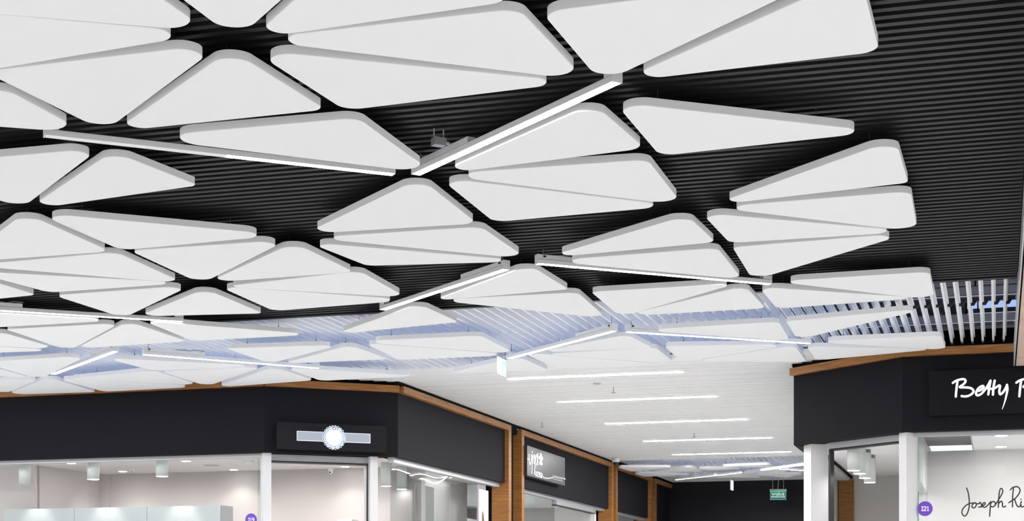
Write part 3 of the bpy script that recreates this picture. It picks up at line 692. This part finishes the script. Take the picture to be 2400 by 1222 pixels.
for i, (p, q, gs, lit, lab) in enumerate(BARS):
    L = math.dist(p, q); rz = math.atan2(q[1]-p[1], q[0]-p[0])
    t = thing('linear_lamp', lab, 'lamp', (p[0], p[1], HZ[i]), rz, 'linear lamps between the panels')
    W2 = 0.029
    b = MB()
    prof = [(-W2, .0), (-W2, .030), (-W2+.006, .034), (W2-.006, .034), (W2, .030), (W2, .0), (W2-.003, .0), (W2-.003, .010), (-W2+.003, .010), (-W2+.003, .0)]
    n = len(prof)
    b.add([(0, y, z) for y, z in prof] + [(L, y, z) for y, z in prof],
          [tuple(range(n)), tuple(range(n, 2*n))[::-1]] + [(k, n+k, n+(k+1) % n, (k+1) % n) for k in range(n)])
    b.build('lamp_body', M['lamp'], t)
    def diff(x0, x1, m):
        MB().add([(x, y, z) for x in (x0, x1) for y, z in ((-W2+.0035, .009), (-W2+.0035, .002), (-W2+.006, .0004), (W2-.006, .0004), (W2-.0035, .002), (W2-.0035, .009))],
          [(0,1,2,3,4,5), (11,10,9,8,7,6)] + [(k, 6+k, 6+(k+1) % 6, (k+1) % 6) for k in range(6)]).build('diffuser', M[m], t)
    if lit > 0:
        diff(0.006, L*lit - .002, 'led_off'); diff(L*lit, L-.006, 'led')
    else: diff(0.006, L-.006, 'led')
    g0, g1 = (0.0, 0.62) if gs else (L-0.62, L)
    e0, e1 = (L-0.075, L) if gs else (0.0, 0.075)
    if i < 9:
        MB().box(g0+.004, g1-.004, -.026, .026, .034, .066).build('gear_box', M['lamp'], t)
        MB().box(e0+.004, e1-.004, -.026, .026, .034, .060).build('end_bracket', M['lamp'], t)
        for xg in (g0 if gs else g1, e1 if gs else e0):
            x0 = xg - .003
            MB().box(x0, x0+.006, -.030, .030, -.001, .068).build('end_cap', M['lamp'], t)
        TOP = H(CH - .0015) - HZ[i]
        x = g0+.05 if gs else g1-.05
        MB().cyl((x, 0, .066), .006, .01, 8).cyl((x, 0, .076), .0028, max(.004, TOP-.076), 6).build('hanger_wire', M['tray'], t)
        MB().box(x-.010, x+.010, -.034, -.0265, .046, .058).build('wire_clip', M['clip'], t)
        x = e1-.04 if gs else e0+.04
        MB().cyl((x, 0, .060), .006, .01, 8).cyl((x, 0, .070), .0028, max(.004, TOP-.070), 6).build('hanger_wire', M['wire'], t)
        if i in (2, 4, 5, 6, 8):
            xb = g1-.20 if gs else g0+.20
            y0 = .05
            bx = MB().box(xb-.06, xb+.06, y0, y0+.05, .050, .088)
            bx.box(xb-.012, xb+.012, -.02, y0, .0662, .0712)
            bx.build('driver_box', M['cable'], t)
            sx = 1 if gs else -1
            P = [(xb+sx*.06, y0+.03, .082), (xb+sx*.12, y0+.03, .097), (xb+sx*.18, y0+.01, .096), (xb+sx*.205, y0-.03, .086), (xb+sx*.17, y0-.045, .074), (xb+sx*.14, y0-.05, .068)]
            Q = []
            for k in range(len(P)-1):
                for f in (0, .5): Q.append(tuple(P[k][j]*(1-f)+P[k+1][j]*f for j in range(3)))
            Q.append(P[-1])
            MB().tube(Q, .0045, 6).build('cable', M['cable'], t, smooth=True)
# box hung on two rods by the big lamps' meeting point
t = thing('junction_box', 'grey junction box on two rods beside the meeting big lamps', 'box', (-0.395, 8.74, H(2.4615)), 0.5)
MB().box(-.034, .034, -.026, .026, .008, .05).build('box_body', M['tray'], t)
MB().cyl((.034, 0, .03), .010, .026, 8, axis='x').build('cable_gland', M['cable'], t)
for x in (-.028, .028):
    MB().cyl((x, 0, .05), .004, .0485, 8).build('rod', M['cable'], t)

# corridor strip lamps set in the slatted ceiling
ordn = ['nearest of the five white strip lamps in the corridor ceiling', 'second nearest strip lamp in the corridor ceiling',
        'middle one of the five strip lamps in the corridor ceiling', 'fourth strip lamp along the corridor ceiling',
        'farthest strip lamp in the corridor ceiling, above the blue fins']
for k, v in enumerate(STRIPS):
    t = thing('strip_lamp', ordn[k], 'lamp', uv(-5.335, v, CH - .001), ROT, 'strip lamps in the corridor ceiling')
    MB().box(0, 2.01, -.043, .043, .004, .034).build('lamp_frame', M['lamp'], t)
    MB().box(.006, 2.004, -.041, .041, 0, .0038).build('diffuser', M['strip'], t)

# sprinklers and dome camera on the corridor ceiling
for (u, v), lab in (((-4.34, 18.69), 'sprinkler head between the first two strip lamps'), ((-6.14, 22.0), 'sprinkler head near the left cornice by the third strip lamp'),
                    ((-4.34, 24.0), 'sprinkler head between the third and fourth strip lamps')):
    t = thing('sprinkler', lab, 'sprinkler', uv(u, v, CH - .0715), 0, 'ceiling sprinklers')
    MB().cyl((0,0,.012), .006, .058, 8).build('pipe', M['cable'], t)
    MB().lathe((0,0,0), [(.004,-.004), (.026,0), (.030,.004), (.008,.012)], 14).build('deflector', M['cable'], t)
t = thing('sprinkler', 'flat flush sprinkler plate just beyond the nearest strip lamp', 'sprinkler', uv(-4.45, 18.31, CH - .0125), 0, 'ceiling sprinklers')
MB().lathe((0,0,0), [(.03,0), (.045,.004), (.048,.0115)], 16).build('cover_plate', M['cable'], t)
t = thing('dome_camera', 'white dome camera under the ceiling at the corridor cornice', 'camera', uv(-6.40, 27.75, CH - .0795), 0)
MB().lathe((0,0,0), [(.055,.0), (.072,.02), (.075,.078)], 24).build('camera_base', M['dome'], t, smooth=True)
MB().lathe((0,0,0), [(.008,-.052), (.030,-.043), (.045,-.022), (.050,.0)], 20).build('dome', M['domeglass'], t, smooth=True)

# ================================================================== signs
def strokes(name, mat_, parent, paths, r, n=6, taper=(), lift=0.0):
    # paths in sign coordinates (x along the board, y = height over the eye); board lies in local xz, facing -y
    for i, p in enumerate(paths):
        sp = smooth_path(p)
        P = [(q.x, -lift, H(q.y)) for q in sp]
        m = len(P)
        R = [r]*m
        if i in taper: R = [r*(1-0.75*max(0, (k/(m-1))-.25)/.75) for k in range(m)]
        mb = MB().tube(P, R, 8, squash=Vector((0,1,0)))
        for q, rr in ((P[0], R[0]), (P[-1], R[-1])):
            mb.cyl((q[0], q[1]-rr*.5, q[2]), rr, rr, 10, axis='y')
        mb.build(name, M[mat_], parent)
def signframe(name, label, origin, rz, cat='sign', group=None):
    return thing(name, label, cat, (origin[0], origin[1], 0), rz, group)
# right shop sign
o = uv(0, 16.36)
t = signframe('shop_sign', 'black box sign with white handwritten letters on the right fascia', o, ROT)
MB().box(-.64, 2.2, 0, .088, H(1.838), H(2.274)).build('sign_box', M['signgloss'], t)
strokes('letter', 'letter', t, SIGNS['betty'], .0108, taper=(6,), lift=.010)
# glass lettering of the right window
o = uv(0, 16.585)
t = signframe('window_lettering', 'black handwritten lettering on the right shop window', o, ROT, 'lettering')
strokes('letter', 'ink', t, SIGNS['joseph'], .0062, lift=-.010)
def unit_disc(label, u, v, h, r, digits):
    o = uv(u, v)
    t = thing('unit_number', label, 'sign', (o[0], o[1], H(h)), ROT, 'round unit numbers')
    MB().cyl((0, 0, 0), r, .003, 40, axis='y').build('disc', M['purple'], t)
    for x0, paths in digits:
        for p in paths:
            P = [(x0+q.x, -.0005, q.y) for q in smooth_path(p)]
            MB().tube([(a*r, b, c*r) for a, b, c in P], r*.065, 6, squash=Vector((0,1,0))).build('digit', M['vinylw'], t)
I_ = [[(-.12,.27),(.12,.27)], [(0,.27),(0,-.27)], [(-.12,-.27),(.12,-.27)]]
one = [[(-.12,.17),(0,.27)], [(0,.27),(0,-.27)], [(-.13,-.27),(.13,-.27)]]
two = [[(-.16,.14),(-.1,.25),(.03,.27),(.13,.18),(.1,.03),(-.04,-.12),(-.16,-.27)], [(-.16,-.27),(.17,-.27)]]
nine = [[(.14,.1),(.05,-.02),(-.1,.0),(-.15,.13),(-.08,.26),(.06,.26),(.14,.14),(.12,-.08),(.02,-.25),(-.08,-.27)]]
unit_disc('purple disc with white I21 on the right shop window', -.6854, 16.595, .944, .0735, ((-.36, I_), (-.02, two), (.38, one)))
unit_disc('purple disc with white I19 on the left shop window', -8.098, 16.750, .9515, .0725, ((-.34, I_), (-.02, one), (.38, nine)))
# corridor sign of the second shop
o = uv(-6.52, 0)
t = signframe('shop_sign', 'glossy grey box sign with white script down the corridor', o, ROT + math.pi/2)
MB().box(22.56, 24.70, .001, .108, H(1.858), H(2.295)).build('sign_box', M['signmetal'], t)
strokes('letter', 'letter', t, SIGNS['vippi'][:14], .0088, lift=.006)
strokes('letter', 'letter', t, SIGNS['vippi'][14:], .0062, lift=.006)
strokes('small_print', 'letterdim', t, [[p, ((p[0]+q[0])/2, p[1]+.006), (q[0]-.010, q[1])] for p, q in SIGNS['vippisub']], .0042, lift=.004)
for k in range(5):
    a = math.pi/2 + 2*math.pi*k/5
    MB().cyl((23.27+.066*math.cos(a), -.012, H(2.1484)+.066*math.sin(a)), .030, .010, 14, axis='y').build('petal', M['letter'], t)
# left entrance sign: lit band, round medallion with a wreath of florets
nrm = (d1v[1], -d1v[0])
o = uv(L1[0] + nrm[0]*.1, L1[1] + nrm[1]*.1)
t = signframe('shop_sign', 'black box sign with lit band and round floral medallion, left entrance', o, ROT + math.atan2(d1v[1], d1v[0]))
MB().box(.118, 1.40, .001, .088, H(1.738), H(2.037)).build('sign_box', M['signblack'], t)
for a, b in ((.345, .648), (.898, 1.203)):
    MB().box(a, b, -.006, 0, H(1.835), H(1.941)).build('light_band', M['band'], t)
    MB().box(a, b, -.008, -.006, H(1.937), H(1.942)).box(a, b, -.008, -.006, H(1.833), H(1.840)).build('band_edge', M['bandedge'], t)
xo = .345; MB().box(xo, xo+.005, -.0085, -.006, H(1.84), H(1.937)).build('band_edge', M['bandedge'], t)
xo = 1.198; MB().box(xo, xo+.005, -.0085, -.006, H(1.84), H(1.937)).build('band_edge', M['bandedge'], t)
cx, cz = .7751, H(1.8828)
MB().cyl((cx, -.004, cz), .120, .003, 40, axis='y').build('wreath_plate', M['band'], t)
MB().cyl((cx, -.018, cz), .090, .014, 40, axis='y').build('medallion', M['letter'], t)
for k in range(26):
    a = 2*math.pi*k/26; rr = .106 + .006*math.cos(3*k)
    x, z = cx + rr*math.cos(a), cz + rr*math.sin(a)
    ring = [(x + .013*math.cos(q), -.008, z + .013*math.sin(q)) for q in [2*math.pi*j/9 for j in range(10)]]
    MB().tube(ring, .0048, 5).build('floret', M['floret'], t)
for k in range(24):
    a = 2*math.pi*(k+.5)/24; rr = .124
    x, z = cx + rr*math.cos(a), cz + rr*math.sin(a)
    ring = [(x + .012*math.cos(q), -.007, z + .012*math.sin(q)) for q in [2*math.pi*j/8 for j in range(9)]]
    MB().tube(ring, .0045, 5).build('floret', M['floret'], t)
hx = [(cx + .017*math.cos(math.pi/6+q), -.020, cz + .1006 + .017*math.sin(math.pi/6+q)) for q in [math.pi/3*j for j in range(7)]]
MB().tube(hx, .004, 5).build('hexagon', M['hexp'], t)
MB().cyl((cx, -.018, cz+.1006), .011, .006, 6, axis='y').build('hexagon_core', M['letter'], t)

# exit signs
o = uv(-4.555, 15.24); o = (-.142, 15.84)
t = thing('exit_sign', 'white and green lit exit sign hung at the far lamp\'s lower end', 'exit sign', (o[0], o[1], H(2.254)), ROT + math.pi/2, 'lit exit signs')
MB().box(0, .285, 0, .004, 0, .165).build('sign_pane', M['exitwhite'], t)
MB().box(.150, .283, -.0022, -.0002, .012, .148).build('green_field', M['exitpale'], t)
MB().cyl((.215, -.0042, .115), .012, .0018, 14, axis='y').add(*[[(.19,-.004,.10),(.235,-.004,.098),(.245,-.004,.06),(.265,-.004,.03),(.25,-.004,.025),(.222,-.004,.055),(.20,-.004,.028),(.18,-.004,.032),(.205,-.004,.065)], [(0,1,2,3,4,5,6,7,8)]]).build('running_figure', M['exitwhite'], t)
MB().tube([(.075,-.002,.11),(.10,-.002,.10),(.10,-.002,.05)], .003, 5).tube([(.03,-.002,.13),(.03,-.002,.02)], .002, 5).tube([(.05,-.002,.055),(.075,-.002,.05)], .004, 5).build('arrow_mark', M['exitgrey'], t)
MB().box(-.004, .289, -.010, .014, .165, .180).build('housing', M['exitgrey'], t)
MB().cyl((.262, .002, .180), .003, CH-2.254-.1815, 8).build('rod', M['wire'], t)

Y0 = 31.0
t = thing('exit_sign', 'green WYJŚCIE EWAKUACYJNE exit sign hung on rods before the black wall', 'exit sign', (5.126, 32.2, H(2.062)), ROT + .22, 'lit exit signs')
t.scale = (1.0387,)*3
MB().box(0, .305, 0, .006, 0, .172).build('sign_pane', M['green'], t)
MB().box(0, .305, -.004, 0, 0, .008).box(.297, .305, -.004, 0, .008, .172).box(0, .006, -.004, 0, .008, .172).build('lit_edge', M['exitblue'], t)
MB().box(.006, .297, -.003, -.0005, .150, .170).build('lit_top', M['greenlit'], t)
MB().box(-.008, .313, -.012, .018, .172, .207).build('housing', M['exitgrey'], t)
MB().box(.02, .095, -.0145, -.0121, .186, .196).build('housing_mark', M['duct'], t)
for x in (.05, .255):
    MB().cyl((x, .003, .207), .004, (CH-2.062-.002)/1.0387-.207, 8).cyl((x, .003, .25), .009, .02, 8).build('rod', M['cable'], t)
MB().tube([(.145,.003,.207),(.150,.003,.27),(.158,.003,.33),(.152,.003,.40),(.140,.003,.45),(.138,.003,.478)], .006, 6).build('cable', M['cable'], t)
def text(s, size, x, z, m, parent, name, y=-.0045, sx=1.0):
    cu = bpy.data.curves.new(name, 'FONT'); cu.body = s; cu.size = size; cu.align_x = 'CENTER'; cu.extrude = .001; cu.offset = size*.02
    ob = bpy.data.objects.new(name, cu); COL.objects.link(ob)
    bpy.context.view_layer.update()
    me = bpy.data.meshes.new_from_object(ob.evaluated_get(bpy.context.evaluated_depsgraph_get()))
    bpy.data.objects.remove(ob)
    me.materials.clear(); me.materials.append(m)
    o = link(name, me, parent, (x, y, z)); o.rotation_euler = (math.pi/2, 0, 0); o.scale = (sx, 1, 1)
    return o
text('WYJŚCIE', .058, .150, .088, M['exitw'], t, 'lettering', sx=1.05)
text('EWAKUACYJNE', .037, .150, .046, M['exitw'], t, 'lettering', sx=1.0)
# the edge-on exit sign in the corridor
t = thing('exit_sign', 'far exit sign seen edge-on as a bright blue-white sliver', 'exit sign', uv(-5.03, 31.91, 2.255), ROT + math.pi/2, 'lit exit signs')
MB().box(0, .29, 0, .02, 0, .19).build('sign_pane', M['exitwhite'], t)
MB().box(0, .29, -.006, .026, .19, .225).build('housing', M['exitgrey'], t)
MB().box(-.004, 0, .004, .016, 0, .19).build('lit_edge', M['exitblue'], t)
for x in (.06, .23): MB().cyl((x, .01, .225), .004, CH-2.255-.2265, 8).build('rod', M['cable'], t)

# ================================================================== shop lamps and fittings
def downlight(lab, u, v, h, r=.06, group=None):
    t = thing('downlight', lab, 'lamp', uv(u, v, h), 0, group)
    MB().lathe((0,0,0), [(r*.86, .0), (r, -.006), (r*1.12, -.004), (r*1.12, 0)], 24).build('trim_ring', M['dome'], t)
    MB().cyl((0,0,-.0075), r*.84, .006, 24).build('lens', M['spoton'], t)
G1 = 'recessed downlights of the left shop'
for lab, u, v in (('recessed downlight nearest the left end of the left window', -10.83, 17.43), ('recessed downlight beside the ceiling camera in the left window', -10.86, 18.69),
                  ('recessed downlight close to window head, middle of left window', -9.35, 17.57), ('recessed downlight at back of left shop, right of window joint', -9.36, 18.86),
                  ('recessed downlight seen through the left entrance', -7.82, 18.85)):
    downlight(lab, u, v, HC, group=G1)
G2 = 'recessed downlights of the right shop'
downlight('front recessed downlight in the right shop window', .04, 17.28, HC, .07, G2)
downlight('rear recessed downlight in the right shop window', .04, 18.50, HC, .07, G2)
def can(lab, u, v, hb, ht, r, chrome, group, lit=True):
    t = thing('surface_spotlight', lab, 'lamp', uv(u, v, hb), 0, group)
    top = ht - hb - (.04 if chrome else 0)
    MB().lathe((0,0,0), [(r*.93, .004), (r, 0), (r, top)], 28).build('housing', M['lampw'], t, smooth=True)
    MB().cyl((0,0,-.002), r*.92, .005, 24).build('lens', M['spoton'] if lit else M['lampw'], t)
    if chrome:
        mb = MB()
        for k in range(18):
            a = 2*math.pi*k/18
            mb.cyl((r*.86*math.cos(a), r*.86*math.sin(a), top), .006, .04, 5)
        mb.cyl((0,0,top), r*.8, .04, 20)
        mb.build('ribbed_collar', M['chrome'], t)
    else:
        MB().box(r*.9, r*1.12, -.012, .012, top-.03, top-.006).build('bracket', M['chrome'], t)
can('greyish cylinder lamp at far left of the left window, dark below', -11.2, 17.0, 1.44, HC, .072, False, 'cylinder lamps in the left shop', False)
can('lit cylinder lamp before the room corner in the left window', -10.27, 17.0, 1.475, HC, .072, False, 'cylinder lamps in the left shop')
can('lit cylinder lamp in the middle of the left window', -9.36, 17.0, 1.49, HC, .072, False, 'cylinder lamps in the left shop')
for k, v in enumerate((17.9, 18.45, 19.0)):
    can(('cylinder lamp nearest the entrance in the left shop\'s side window', 'second cylinder lamp in the left shop\'s side window', 'third cylinder lamp in the left shop\'s side window')[k],
        -7.12, v, 1.43, HC, .065, False, 'cylinder lamps in the left shop side window')
for k, (u, v) in enumerate(((-1.445, 17.35), (-1.42, 17.80), (-1.41, 18.43), (-1.41, 19.13))):
    can(('nearest cylinder lamp with ribbed collar in right shop entrance', 'second cylinder lamp with ribbed collar in right shop entrance',
         'third cylinder lamp with ribbed collar in right shop entrance', 'farthest cylinder lamp with ribbed collar in right shop entrance')[k],
        u, v, 1.40, HC, .067, True, 'cylinder lamps in the right shop entrance')
for lab, u, v, s in (('small dome camera on the left shop ceiling by a downlight', -10.49, 18.31, .7), ('small white dome camera seen through the left entrance', -8.06, 18.95, 1.0)):
    t = thing('dome_camera', lab, 'camera', uv(u, v, HC-.06*s), 0, 'small shop cameras')
    MB().lathe((0,0,0), [(.030*s,.02*s), (.036*s,.03*s), (.036*s,.06*s)], 18).build('camera_base', M['dome'], t)
    MB().lathe((0,0,0), [(.008*s,-.022*s), (.025*s,-.012*s), (.032*s,.004*s), (.030*s,.02*s)], 18).build('eyeball', M['dome'], t, smooth=True)
    MB().cyl((-.004, -.034*s, -.004*s), .011*s, .008, 12, axis='y').build('camera_eye', M['domeglass'], t)
t = thing('smoke_detector', 'white smoke detector on left shop ceiling near the window end', 'detector', uv(-8.59, 17.73, HC-.045), 0)
MB().lathe((0,0,0), [(.030,0), (.036,.006), (.038,.018)], 20).build('sensor_head', M['dome'], t)
MB().lathe((0,0,.018), [(.050,0), (.052,.027)], 20).build('base', M['dome'], t)
t = thing('ceiling_grille', 'flat grey slotted vent on left shop ceiling', 'vent', uv(-9.34, 18.2, HC-.006), ROT)
for k in range(3):
    MB().box(-.08, .08, -.06+k*.05, -.03+k*.05, 0, .006).build('louvre', M['alu'], t)
t = thing('ceiling_diffuser', 'round white air diffuser seen through the left entrance', 'vent', uv(-8.34, 18.75, HC-.012), 0)
MB().lathe((0,0,0), [(.115,.004), (.135,0), (.15,.012)], 32).build('outer_ring', M['dome'], t)
MB().cyl((0,0,-.002), .10, .010, 32).build('inner_disc', M['ceilw'], t)
t = thing('display_cabinet', 'tall brushed steel display cabinet inside the left window', 'cabinet', uv(-10.17, 17.35, -EYE), ROT)
for k in range(3):
    MB().box(-1.46+k*.98, -.484+k*.98, -.15, -.132, .04, H(1.153)).build('front_panel', M['steel'], t)
MB().box(-1.46, 1.44, -.13, .14, 0, H(1.148)).build('carcass', M['steel'], t)
MB().box(1.462, 1.48, -.15, .14, 0, H(1.153)).build('side_panel', M['alu'], t)

# poster by the side window
o = uv(-6.735, 0)
t = signframe('poster', 'tall poster with brown hair and white bow beside oak jamb', o, ROT + math.pi/2, 'poster')
MB().box(20.95, 21.38, .002, .006, H(.2), H(1.56)).build('sheet', M['paper'], t)
MB().box(20.90, 20.95, .001, .012, H(.2), H(1.62)).build('side_strip', M['mauve'], t)
def flat(pts, y, name, m):
    b = MB().add([(x, y, H(z)) for x, z in pts] + [(x, y+.001, H(z)) for x, z in pts],
       [tuple(range(len(pts))), tuple(range(len(pts), 2*len(pts)))[::-1]]); b.build(name, M[m], t)
flat([(21.02,.86),(21.03,1.02),(21.06,1.10),(21.09,1.24),(21.12,1.27),(21.16,1.22),(21.20,1.08),(21.22,.95),(21.21,.80),(21.10,.6),(21.03,.7)], .0012, 'hair_print', 'hair')
flat([(20.995,.90),(21.0,1.06),(21.04,1.15),(21.075,1.24),(21.075,1.10),(21.06,1.04),(21.03,.98)], -.0002, 'bow_print', 'vinylw')
flat([(21.03,.84),(21.06,.97),(21.12,.98),(21.17,.93),(21.17,.80),(21.12,.6),(21.04,.6)], -.0016, 'face_print', 'skin')

# light inside the shops
for u in (-11.15, -10.2, -9.2):
    spot('can_light', u, 17.0, 1.40, 14, to=(u, 17.2, 0.6), angle=75)
for u in (-10.6, -9.2, -7.9):
    area('shop_light', u, 17.9, HC-.03, .5, .5, 4.5, (1, .97, .95))
for u in (-10.9, -10.1, -9.4, -8.5, -7.7):
    spot('shop_spot', u, 18.3, HC-.03, 19, to=(u, 19.1, 0.2), angle=125, blend=1.0)
for u, v in ((-10.86, 18.69), (-9.36, 18.86), (-7.82, 18.80), (-10.27, 18.2), (-9.0, 18.3)):
    spot('shop_spot', u, v, HC-.03, 7, angle=120)
area('shop_light', -7.05, 20.3, HC-.03, .3, 1.6, 5, (1, .98, .97))
for u in (.2, 1.6):
    area('shop_light', u, 17.8, HC-.03, .6, .6, 15, (1, .98, .96))
area('shop_light', -1.42, 18.6, 1.36, .3, 2.4, 20, (1, .97, .94))
spot('shop_spot', -1.2, 21.2, 1.6, 24, angle=140)
area('shop_light', -8.2, 25.5, HC-.03, 1.0, 3.5, 22, (.97, .98, 1))
area('shop_light', -8.2, 31.0, HC-.03, 1.0, 3.0, 16, (.97, .98, 1))
